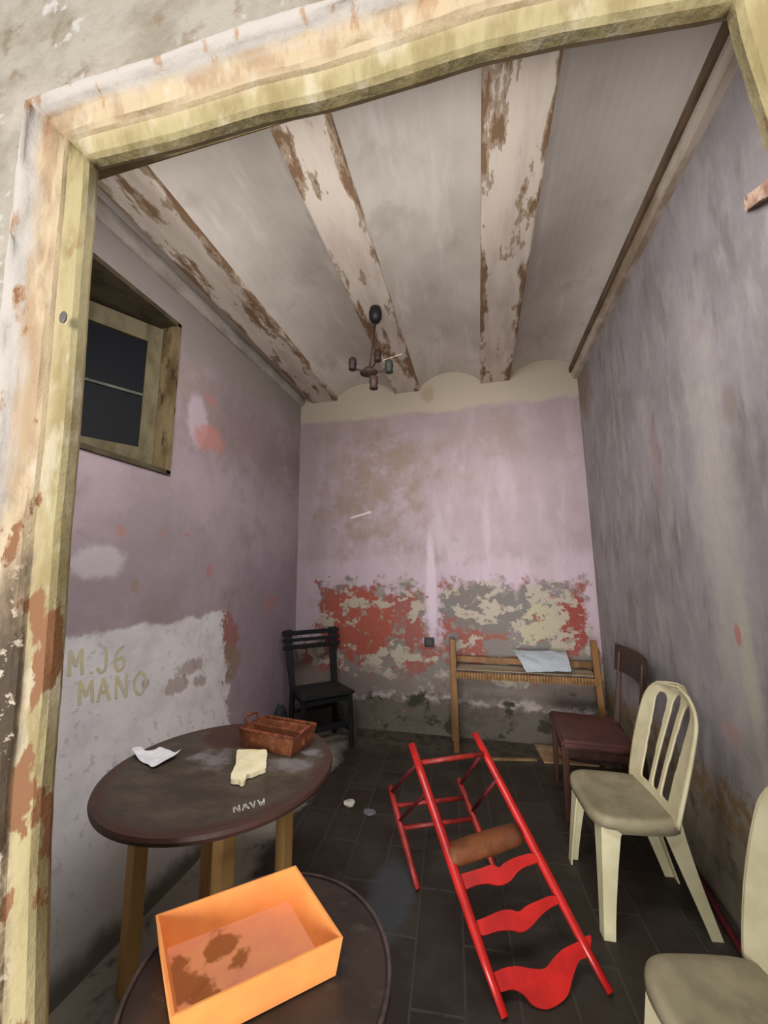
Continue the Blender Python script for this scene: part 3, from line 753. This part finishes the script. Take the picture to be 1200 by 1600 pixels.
# ---------------------------------------------------------------- white plastic chairs
M_white = mat('aged_white_plastic', (200, 192, 158), (186, 178, 142), 7, .45, .4)
M_wseat = mat('shaded_plastic_seat', (142, 134, 108), (124, 116, 92), 9, .6, .3)  # darker copy of the chair plastic; the seat's shade is put into its colour
def relax(bm, it=4):
    for _ in range(it):
        new = {}
        for v in bm.verts:
            be = [e for e in v.link_edges if len(e.link_faces) == 1]
            if len(be) == 2: new[v] = v.co * .4 + (be[0].other_vert(v).co + be[1].other_vert(v).co) * .3
        for v, c in new.items(): v.co = c
def thicken(o, th):
    md = o.modifiers.new('thickness', 'SOLIDIFY'); md.thickness = th; md.offset = 0
def monobloc(loc, label, rz=0):
    t = thing('plastic_chair', label, 'chair', (0, 0, 0), group='white plastic chairs')
    # seat shell with a rolled rim; the front of the chair points to -x
    def se(a, rx, ry, e=.42):
        c, s = math.cos(a), math.sin(a)
        return rx * math.copysign(abs(c) ** e, c), ry * math.copysign(abs(s) ** e, s)
    bm = B(); n = 64; rings = []
    prof_ = [(.0, -.010), (.35, -.009), (.65, -.004), (.86, .0), (.95, .002), (1.0, -.004), (1.015, -.018), (1.02, -.05)]
    cv = bm.verts.new((0, 0, .432))
    for s, dz in prof_[1:]:
        r_ = []
        for k in range(n):
            x, y = se(2 * math.pi * k / n, .2 * s, .222 * s, .48); y *= 1 - .10 * (x + .2) / .4
            if x < 0: dzz = dz - .012 * max(0, -x / .2 - .6)
            else: dzz = dz
            if s >= 1.02 and x < -.1: dzz += .012
            r_.append(bm.verts.new((x * .93 - .014, y, .442 + dzz)))
        rings.append(r_)
    for k in range(n): bm.faces.new((cv, rings[0][k], rings[0][(k + 1) % n]))
    for a, c in zip(rings, rings[1:]):
        for k in range(n): bm.faces.new((a[k], c[k], c[(k + 1) % n], a[(k + 1) % n]))
    o = obj('seat', bm, M_wseat, t, smooth=True); thicken(o, .004)
    # L-section legs
    for sx, sy, top_, foot in ((-1, -1, (-.155, -.182), (-.195, -.222)), (-1, 1, (-.155, .182), (-.195, .222)), (1, -1, (.140, -.170), (.25, -.165)), (1, 1, (.140, .170), (.25, .165))):
        bm = B(); steps = 7
        for wing in (0, 1):
            pr = []
            for i in range(steps + 1):
                f = i / steps; x = top_[0] + (foot[0] - top_[0]) * (f ** 1.2 if sx > 0 else f); y = top_[1] + (foot[1] - top_[1]) * f; z = .43 * (1 - f)
                w = .068 * (1 - f) ** 1.5 * .6 + .042; th = .004
                if f < .12: w += .03
                if wing == 0: a, c = (x + sx * .012, y + sy * .004), (x + sx * .012 - sx * w, y + sy * .004)
                else: a, c = (x + sx * .012, y + sy * .004), (x + sx * .012, y + sy * .004 - sy * w)
                pr.append([bm.verts.new((a[0], a[1], z)), bm.verts.new((c[0], c[1], z))])
            for p_, q_ in zip(pr, pr[1:]): bm.faces.new((p_[0], p_[1], q_[1], q_[0]))
        bmesh.ops.remove_doubles(bm, verts=bm.verts, dist=1e-4)
        o = obj('leg', bm, M_white, t, smooth=False); thicken(o, .007)
    # back: one moulded shell with long slots between three slats
    NU, NV = 84, 72; H = .515
    bm = B(); V = {}
    def surf(u, v):
        half = .212 + .016 * math.sin(math.pi * min(1, v * 1.1))
        if v > .70: half *= math.sqrt(max(0, 1 - ((v - .70) / .306) ** 2.5))
        y = u * half
        x = .130 + .15 * v ** 1.15 + .045 * (1 - u * u) * (0.25 + .75 * v) - .012
        return Vector((x, y, .425 + H * v))
    def keep(u, v):
        a = abs(u) * (1 if v <= .62 else 1)
        y = surf(u, v).y
        ay = abs(y)
        for c, w, v1 in ((.096, .042, .88), (0, .030, .91)):
            if .10 < v:
                vv = v1; ww = w
                if v > vv - .10: ww = w * math.sqrt(max(0, 1 - ((v - vv + .10) / .10) ** 2))
                if abs(ay - (c + .03 * (v - .5) * (1 if c > .05 else 0))) < ww * (.75 + .25 * v) and v < vv: return False
        return True
    def vv_(i, j):
        if (i, j) not in V: V[i, j] = bm.verts.new(surf(-1 + 2 * i / NU, j / NV))
        return V[i, j]
    for i in range(NU):
        for j in range(NV):
            if keep(-1 + 2 * (i + .5) / NU, (j + .5) / NV): bm.faces.new((vv_(i, j), vv_(i + 1, j), vv_(i + 1, j + 1), vv_(i, j + 1)))
    bmesh.ops.remove_doubles(bm, verts=bm.verts, dist=2e-4)
    relax(bm, 5)
    o = obj('backrest', bm, M_white, t, smooth=True); thicken(o, .008)
    bm = B(); P_ = [surf(-1, v / 24) for v in range(25)] + [surf(1, v / 24) for v in range(23, -1, -1)]
    P_ = [p + Vector((.004, 0, 0)) for p in P_]
    tube(bm, P_, .008, 8); obj('back_rim', bm, M_white, t, smooth=True)
    t.location = loc; t.rotation_euler = (0, 0, rz)
    return t
def copy_tree(o, parent=None):
    c = o.copy(); COL.objects.link(c); c.parent = parent
    for ch in list(o.children): copy_tree(ch, c)
    return c
ch1 = monobloc((.62, 2.215, 0), 'whole white plastic chair with slatted back standing between red ladder and right wall', math.radians(5))
ch2 = copy_tree(ch1); ch2.location = (.605, 1.205, 0); ch2.rotation_euler = (0, 0, math.radians(14))
ch2['label'] = 'white plastic chair cut off by the bottom right corner of the photo'

# ---------------------------------------------------------------- black wooden chair
M_bw = mat('black_painted_wood', (20, 20, 22), (14, 14, 15), 9, .55, .35)
M_bs = mat('worn_black_seat', (34, 34, 33), (24, 24, 24), 9, .6, .35, stretch=(1, .5, 1))
bFL, bFR, bRR, bRL = Vector((-1.46, 3.12, 0)), Vector((-1.13, 3.40, 0)), Vector((-1.385, 3.66, 0)), Vector((-1.70, 3.38, 0))
bc = (bFL + bFR + bRR + bRL) / 4
tc_ = thing('wooden_chair', 'black painted wooden chair with horizontal back slats in the far left corner', 'chair', bc)
UZ = Vector((0, 0, 1))
bm = B(); e = 1.10
ring = [bc + (p - bc) * e for p in (bFL, bFR)] + [bc + (p - bc) * 1.0 for p in (bRR, bRL)]
prism(bm, [p + UZ * .435 for p in ring], UZ * .03); bmesh.ops.bevel(bm, geom=bm.edges[:], offset=.006, segments=2, affect='EDGES'); obj('seat', bm, M_bs, tc_)
for p, s in ((bFL, 1), (bFR, 1)):
    bm = B(); beam(bm, p, p.lerp(bc, .07) + UZ * .44, .036, .036, w2=.042, h2=.042, bev=.004); obj('leg', bm, M_bw, tc_)
back_dir = ((bRR + bRL) - (bFR + bFL)).normalized()
posts = []
for p in (bRL, bRR):
    bm = B(); s0 = p.lerp(bc, .05) + UZ * .44; beam(bm, p, s0, .036, .036, w2=.042, h2=.042, bev=.004); obj('leg', bm, M_bw, tc_)
    tp = s0 + back_dir * .075 + UZ * .515
    if p is bRL: tp = tp + Vector((-.035, -.02, 0))
    bm = B(); beam(bm, s0, tp, .05, .034, up=back_dir, w2=.075, h2=.03, bev=.005); obj('back_post', bm, M_bw, tc_); posts.append((s0, tp))
for f, hh in ((.94, .042), (.82, .032), (.70, .042)):
    a, c = posts[0][0].lerp(posts[0][1], f), posts[1][0].lerp(posts[1][1], f); d = (c - a).normalized()
    bm = B(); beam(bm, a - d * .06 - back_dir * .02, c + d * .06 - back_dir * .02, hh, .016, up=back_dir, bev=.003); obj('back_slat', bm, M_bw, tc_)
for a, c, z in ((bFL, bFR, .19), (bRL, bRR, .25), (bFL, bRL, .14), (bFR, bRR, .14), (bFL.lerp(bRL, .5), bFR.lerp(bRR, .5), .14)):
    bm = B(); k = z / .44 * .06; beam(bm, a.lerp(bc, k) + UZ * z, c.lerp(bc, k) + UZ * z, .022, .034, bev=.003); obj('stretcher', bm, M_bw, tc_)
for a, c in ((bFL, bFR), (bFL, bRL), (bFR, bRR), (bRL, bRR)):
    bm = B(); beam(bm, a.lerp(bc, .08) + UZ * .41, c.lerp(bc, .08) + UZ * .41, .018, .05); obj('seat_rail', bm, M_bw, tc_)

# dark bundle on the floor behind it
sk = on_x(437, 1108, -1.80)
bm = B(); bmesh.ops.create_icosphere(bm, subdivisions=3, radius=1)
for v in bm.verts:
    k = 1 + .25 * mnoise.noise(v.co * 2.1); v.co = Vector((v.co.x * .06 * k, v.co.y * .08 * k, max(-sk.z * .55, v.co.z * sk.z * .6 * k)))
bmesh.ops.translate(bm, verts=bm.verts, vec=(-1.80, sk.y, sk.z * .55))
tag(obj('dark_sack', bm, mat('dark_cloth', (50, 50, 56), (38, 38, 42), 9, .8), smooth=True), 'small dark bundle on the floor against the left wall by the black chair', 'bundle')

# ---------------------------------------------------------------- brown chair with red vinyl seat
M_bwood = mat('reddish_brown_wood', (66, 40, 29), (48, 28, 21), 8, .45, stretch=(1, 1, .3))
M_vinyl = mat('dark_red_vinyl', (76, 40, 36), (62, 31, 29), 9, .42, .4)
M_bpanel = mat('brown_back_panel', (58, 38, 30), (44, 30, 25), 7, .45)
c0 = Vector((.69, 3.0, 0)); tbc = thing('padded_chair', 'dark brown wooden chair with red vinyl seat behind the white plastic chair', 'chair', c0)
fl_, fn_, rl_, rn_ = Vector((.475, 3.20, 0)), Vector((.455, 2.75, 0)), Vector((.915, 3.13, 0)), Vector((.90, 2.73, 0))
bm = B(); prism(bm, [(.455, 3.245, .415), (.445, 2.71, .415), (.86, 2.70, .415), (.875, 3.20, .415)], (0, 0, .05)); bmesh.ops.bevel(bm, geom=bm.edges[:], offset=.014, segments=3, affect='EDGES'); obj('seat_pad', bm, M_vinyl, tbc)
for p in (fl_, fn_):
    bm = B(); beam(bm, p, p + Vector((.015, 0, .42)), .026, .026, w2=.04, h2=.04, bev=.004); obj('leg', bm, M_bwood, tbc)
for p in (rl_, rn_):
    bm = B(); s = Vector((.875, p.y - .01, .44)); beam(bm, p, s, .026, .026, w2=.04, h2=.034, bev=.004)
    obj('leg', bm, M_bwood, tbc)
    bm = B(); beam(bm, s, Vector((.93, p.y - .03, .93)), .04, .034, w2=.028, h2=.026, bev=.004); obj('back_post', bm, M_bwood, tbc)
for a, c in ((fl_, fn_), (fl_, rl_), (fn_, rn_)):
    bm = B(); beam(bm, a + UZ * .385 + Vector((.015, 0, 0)), c + UZ * .385, .02, .05); obj('seat_rail', bm, M_bwood, tbc)
for a, c in ((fl_, rl_), (fn_, rn_)):
    bm = B(); beam(bm, a + UZ * .17 + Vector((.006, 0, 0)), c + UZ * .17 - Vector((.01, 0, 0)), .016, .024); obj('stretcher', bm, M_bwood, tbc)
bm = B(); n = 14; rows = []
for k in range(n + 1):
    t_ = k / n; y = 3.15 + (2.655 - 3.15) * t_; bow = .035 * math.sin(math.pi * t_)
    rows.append([bm.verts.new(p) for p in ((.898 + bow, y, .80), (.915 + bow, y, .80), (.938 + bow, y, .965), (.920 + bow, y, .975))])
for a, c in zip(rows, rows[1:]):
    for k in range(4): bm.faces.new((a[k], a[(k + 1) % 4], c[(k + 1) % 4], c[k]))
bm.faces.new(rows[0]); bm.faces.new(rows[-1][::-1]); obj('back_panel', bm, M_bpanel, tbc, smooth=False)

# ---------------------------------------------------------------- wooden rack against the back wall
M_rack = mat('honey_brown_wood', (124, 88, 50), (94, 64, 34), 9, .55, stretch=(1, 1, .25))
rk = thing('wooden_rack', 'honey brown wooden rack with knotted rails standing against the peeling back wall', 'rack', (.3, 3.6, 0))
for x, y, h in ((-.245, 3.50, .905), (.865, 3.50, .93)):
    bm = B(); beam(bm, (x + (.004 if x < 0 else .03), y, 0), (x, y, h), .046, .036, up=(0, 1, 0), bev=.005); obj('post', bm, M_rack, rk)
for x, y, h in ((-.275, 3.72, .88), (.93, 3.70, .84)):
    bm = B(); beam(bm, (x, y, 0), (x, y, h), .04, .034, up=(0, 1, 0), bev=.005); obj('post', bm, M_rack, rk)
bm = B(); beam(bm, (-.25, 3.72, .70), (.93, 3.70, .70), .03, .05, bev=.004); obj('rail', bm, M_rack, rk)
bm = B(); beam(bm, (-.245, 3.49, .615), (.88, 3.49, .60 + .02), .026, .045, bev=.004); rf = obj('rail', bm, M_rack, rk)
bm = B()
for k in range(46):
    x = -.21 + 1.06 * k / 45; z = .62; r_ = .014
    tube(bm, [(x, 3.468, z - .026), (x, 3.462, z), (x, 3.468, z + .026)], r_ * .55, 6)
obj('knotted_edging', bm, mat('pale_cane', (142, 108, 68), (112, 80, 46), 20, .6), rf)
for x in (-.26, .9):
    for z in (.66, .16):
        bm = B(); beam(bm, (x, 3.5, z), (x, 3.71, z), .026, .04, bev=.003); obj('side_rail', bm, M_rack, rk)
bm = B(); n = 18
for k in range(9):
    y = 3.52 + k * .022; beam(bm, (-.22, y, .655), (.87, y, .655), .014, .008)
obj('shelf_slats', bm, mat('pale_slats', (150, 136, 116), (122, 104, 80), 8, .6, stretch=(.2, 1, 1)), rk)
# newspaper lying over the rack
bm = B(); cols = []
a0, a1, b1, b0 = on_y(800, 1016, 3.68), on_y(884, 1018, 3.66), on_y(893, 1049, 3.46), on_y(822, 1050, 3.46)
for i in range(15):
    s = i / 14; row = []
    for j in range(9):
        t_ = j / 8; p = a0.lerp(a1, s).lerp(b0.lerp(b1, s), t_)
        p = Vector((p.x, p.y, p.z + .01 * mnoise.noise(Vector((s * 5, t_ * 4, 3))) + .018 * math.sin(math.pi * t_)))
        row.append(bm.verts.new(p))
    cols.append(row)
for a, c in zip(cols, cols[1:]):
    for j in range(8): bm.faces.new((a[j], c[j], c[j + 1], a[j + 1]))
def news_mat():
    m, b, g, co, (X, Y, Z) = new_mat('printed_paper', .8, .2)
    n = g.noise(co, 26, 3, .5)
    col = g.mix(g.step(n, .63, .66) * .6, (158, 164, 170), (110, 124, 122))
    return finish(m, b, g, col)
o = obj('newspaper', bm, news_mat()); thicken(o, .003); tag(o, 'pale bluish printed paper lying over the rails of the wooden rack', 'paper')

# boards lying on the floor by the back wall
M_bd = mat('beige_board', (168, 140, 106), (142, 116, 86), 7, .75)
bm = B(); P = [on_z(u, v, .012) for u, v in ((836, 1150), (884, 1150), (962, 1162), (955, 1192), (850, 1191))]
P = [on_z(836, 1150, .012), Vector((.70, 3.76, .012)), Vector((.835, 3.76, .012)), Vector((.83, 3.49, .012)), on_z(850, 1190, .012)]; P[0] = Vector((.40, 3.77, .012))
prism(bm, [(p.x, p.y, .001) for p in P], (0, 0, .012)); tag(obj('flat_board', bm, M_bd), 'beige board lying flat on the floor beneath the padded chair by back wall', 'board')
bm = B(); beam(bm, (-.02, 3.415, .009), (.38, 3.49, .009), .025, .016, bev=.002)
tag(obj('wooden_strip', bm, mat('dull_strip', (128, 104, 70), (100, 80, 56), 8, .7)), 'thin wooden strip on the floor behind the red ladder, left of the board', 'strip')

# ---------------------------------------------------------------- red step ladder
M_red = mat('red_gloss_paint', (176, 30, 26), (150, 24, 22), 8, .32, .5)
M_redd = mat('worn_red_paint', (150, 38, 32), (112, 32, 28), 12, .45, .4)
fLf, fRf = Vector((.02, 1.58, .0)), Vector((.389, 1.744, .0))
tLf, tRf = on_z(643, 1163, .60), on_z(742, 1146, .605)
lc = (fLf + fRf + tLf + tRf) / 4; lad = thing('step_ladder', 'red metal step ladder with wavy treads standing in the middle of the floor', 'ladder', (lc.x, lc.y, 0))
W3 = (fRf - fLf).normalized(); S3 = ((tLf + tRf) / 2 - (fLf + fRf) / 2).normalized(); N3 = W3.cross(S3).normalized()
if N3.y > 0: N3 = -N3
for f, t_ in ((fLf, tLf), (fRf, tRf)):
    bm = B(); pts = [f.lerp(t_, k / 6) for k in range(7)]; pts[0].z = .012
    tube(bm, pts, .022, 12, radii=[.014, .018, .021, .022, .022, .021, .019], flat=.75); obj('rail', bm, M_red, lad, smooth=True)
def on_ladder(u, v):
    r_ = ray(u, v); o_ = Vector((0, 0, HC)); n_ = N3; return o_ + r_ * ((fLf - o_).dot(n_) / r_.dot(n_))
def cross(bm, u0, v0, u1, v1, r_): return tube(bm, [on_ladder(u0, v0), on_ladder(u1, v1)], r_, 10)
bm = B(); cross(bm, 655, 1192, 755, 1178, .012); obj('top_bar', bm, M_redd, lad, smooth=True)
treads = [
    [(716, 1368), (735, 1362), (752, 1357), (767, 1352), (780, 1356), (786, 1350), (806, 1340), (833, 1334), (842, 1346), (818, 1356), (806, 1366), (796, 1378), (780, 1384), (762, 1381), (742, 1384), (724, 1390)],
    [(742, 1440), (762, 1432), (780, 1424), (796, 1422), (810, 1425), (822, 1416), (840, 1408), (862, 1400), (878, 1408), (858, 1420), (842, 1434), (830, 1448), (815, 1457), (800, 1454), (778, 1455), (750, 1462)],
    [(764, 1524), (784, 1514), (806, 1510), (830, 1514), (850, 1514), (862, 1500), (878, 1484), (898, 1474), (922, 1462), (918, 1494), (904, 1502), (894, 1528), (886, 1556), (868, 1572), (850, 1578), (832, 1570), (818, 1554), (800, 1546), (776, 1550)]]
for tr_ in treads:
    pts = [on_ladder(*q) for q in tr_]; pts = smooth_line(pts + [pts[0]], 3)[:-1]
    bm = B(); prism(bm, [p - N3 * .005 for p in pts], N3 * .012)
    # lowest edge must stay above the floor
    for v in bm.verts: v.co.z = max(v.co.z, .004)
    obj('tread', bm, M_red, lad)
# rear frame, parallel to the rails
rdir = (tLf - fLf).normalized()
rfL = Vector((-.345, 2.035, .012)); 
def rear_top(u, v, base, d):
    # point along base + s*d that projects nearest to the pixel
    best = None
    for k in range(200):
        s = k * .005; p = base + d * s; q = p - Vector((0, 0, HC)); c_ = Rv * q.x + Dv * q.y + Vv * q.z
        uu, vv = 600 + FPX * c_.x / c_.z, 800 + FPX * c_.y / c_.z; e_ = (uu - u) ** 2 + (vv - v) ** 2
        if best is None or e_ < best[0]: best = (e_, p)
    return best[1]
rtL = rear_top(612, 1228, rfL, rdir)
wv3 = fRf - fLf
rfR = rfL + wv3; rtR = rtL + wv3
for f, t_ in ((rfL, rtL), (rfR, rtR)):
    bm = B(); tube(bm, [f.lerp(t_, k / 4) for k in range(5)], .017, 10, radii=[.013, .016, .017, .017, .014]); obj('rear_leg', bm, M_redd, lad, smooth=True)
for s, r_ in ((.78, .011), (.55, .011)):
    bm = B(); tube(bm, [rfL.lerp(rtL, s), rfR.lerp(rtR, s)], r_, 8); obj('rear_bar', bm, M_redd, lad, smooth=True)
M_redk = mat('dark_red_strut', (96, 26, 30), (70, 20, 26), 9, .5)
for a, c, f, t_ in ((rfL, rtL, fLf, tLf), (rfR, rtR, fRf, tRf)):
    for s1, s2 in ((.93, .90), (.62, .76)):
        bm = B(); tube(bm, [a.lerp(c, s1), f.lerp(t_, s2)], .009, 8); obj('strut', bm, M_redk, lad, smooth=True)

# brown rounded wooden step between the rails
a, c = on_ladder(700, 1336) - N3 * .012, on_ladder(808, 1301) - N3 * .012; n = 12
bm = B(); tube(bm, [a.lerp(c, k / n) for k in range(n + 1)], .05, 24, flat=.72, radii=[.050 + .004 * math.sin(math.pi * k / n) for k in range(n + 1)])
obj('rounded_step', bm, mat('brown_worn_wood', (118, 68, 36), (90, 50, 28), 8, .6), lad, smooth=True, label='brown rounded wooden step')

# red hose-like strip along the foot of the right wall
bm = B(); pts = [Vector((.958, 2.95, .018)), Vector((.972, 2.62, .018)), Vector((.962, 2.33, .018)), Vector((.935, 2.06, .018)), Vector((.93, 1.7, .018))]
tube(bm, smooth_line(pts, 5), .014, 10); tag(obj('red_pole', bm, mat('dark_red_pole', (84, 18, 24), (64, 12, 18), 9, .5), smooth=True), 'thin dark red pole on the floor along the right wall behind plastic chairs', 'pole')

# crumbs of plaster on the floor
M_cr = mat('plaster_crumb', (196, 190, 176), (164, 158, 146), 20, .9)
def crumb(u, v, r_, label, m=M_cr, flat=.5, seed=0):
    p = on_z(u, v, 0); bm = B(); bmesh.ops.create_icosphere(bm, subdivisions=2, radius=1)
    for q in bm.verts:
        k = 1 + .5 * mnoise.noise(q.co * 1.7 + Vector((seed, 0, 0))); q.co = Vector((q.co.x * r_ * 1.3 * k, q.co.y * r_ * k, max(-r_ * flat, q.co.z * r_ * flat * k)))
    bmesh.ops.translate(bm, verts=bm.verts, vec=(p.x, p.y, r_ * flat))
    tag(obj('plaster_crumb', bm, m), label, 'debris', 'debris on the floor')
crumb(547, 1259, .032, 'largest white plaster crumb on the dark floor between round table and ladder')
crumb(577, 1270, .034, 'flat greyish flake on the floor just right of the white crumb', mat('grey_flake', (112, 108, 112), (90, 86, 88), 20, .8), .12, 3)

# ---------------------------------------------------------------- broken ceiling lamp
LP = Vector((-.637, 2.42, ZJ)); lp = thing('pendant_lamp', 'broken pendant lamp with black canopy hanging from a ceiling beam', 'lamp', LP)
M_brown = mat('rusty_brown_metal', (56, 36, 29), (42, 27, 22), 12, .6); M_cup = mat('lamp_black', (20, 20, 22), (15, 15, 16), 9, .5)
bm = B(); lathe(bm, [(.022, 0), (.038, -.012), (.047, -.05), (.045, -.09), (.030, -.118), (.008, -.128)], LP, 28); obj('canopy', bm, M_cup, lp, smooth=True)
hub = on_y(576, 581, 2.40)
bm = B(); tube(bm, [LP + Vector((0, 0, -.12)), hub + Vector((.008, 0, .03))], .0065, 8); obj('rod', bm, M_brown, lp, smooth=True)
bm = B(); lathe(bm, [(.006, .035), (.02, .03), (.034, .012), (.052, 0), (.05, -.014), (.024, -.026), (.008, -.034)], hub, 24); bmesh.ops.scale(bm, vec=(1.2, 1, 1), space=Matrix.Translation(-hub), verts=bm.verts); obj('hub', bm, M_brown, lp, smooth=True)
M_sock = mat('dark_socket', (44, 32, 29), (34, 25, 23), 12, .6); M_sockg = mat('green_black_socket', (46, 52, 46), (34, 40, 36), 12, .6)
for (u, v, yy, m_) in ((551, 569, 2.40, M_sock), (608, 573, 2.44, M_sockg), (584, 598, 2.26, M_brown), (590, 556, 2.58, M_brown)):
    e_ = on_y(u, v, yy)
    bm = B(); mid = hub.lerp(e_, .55) + Vector((0, 0, -.02)); tube(bm, smooth_line([hub, mid, e_ + Vector((0, 0, -.02))], 6), .006, 8); ar = obj('arm', bm, M_brown, lp, smooth=True)
    bm = B(); lathe(bm, [(.014, -.046), (.029, -.04), (.024, -.012), (.030, 0), (.027, .036), (.016, .048)], e_, 18); obj('lamp_socket', bm, m_, ar, smooth=True)
bm = B(); a = on_y(604, 560, 2.44); c = on_y(628, 553, 2.44); tube(bm, [on_y(598, 563, 2.44), c], .002, 6); obj('loose_wire', bm, mat('pale_wire', (200, 190, 178), (170, 160, 150), 9, .5), lp)

# ---------------------------------------------------------------- faded yellow writing on the left wall
M_yel = mat('faded_yellow_paint', (204, 194, 142), (190, 184, 164), 26, .9, lo=.35, hi=.6)
def wall_writing(word, u0, v0, u1, v1, px, label, adv=1.25):
    _, W_ = letters(word, adv); c0_ = on_left((u0 + u1) / 2, (v0 + v1) / 2)
    t = thing('wall_writing', label, 'writing', c0_, 'yellow writing on the left wall')
    def f(s, t_):
        u = u0 + (u1 - u0) * s / W_; v = v0 + (v1 - v0) * s / W_ - px * t_
        p = on_left(u, v); return Vector((left_x(p.y, p.z) + .0015, p.y, p.z))
    x = 0
    for ch in word:
        Ls, w1 = letters(ch, adv); bm = B()
        strokes(bm, Ls, lambda s, t_, x=x: f(s + x, t_), .017, (1, 0, 0), .001); obj('letter', bm, M_yel, t); x += w1
wall_writing('M.J6', 108, 1056, 206, 1046, 40, 'faded yellow letters M J 6, upper line painted on the whitewashed left wall')
wall_writing('MAN0', 124, 1102, 238, 1082, 36, 'faded yellow letters MANO, lower line painted on the whitewashed left wall')
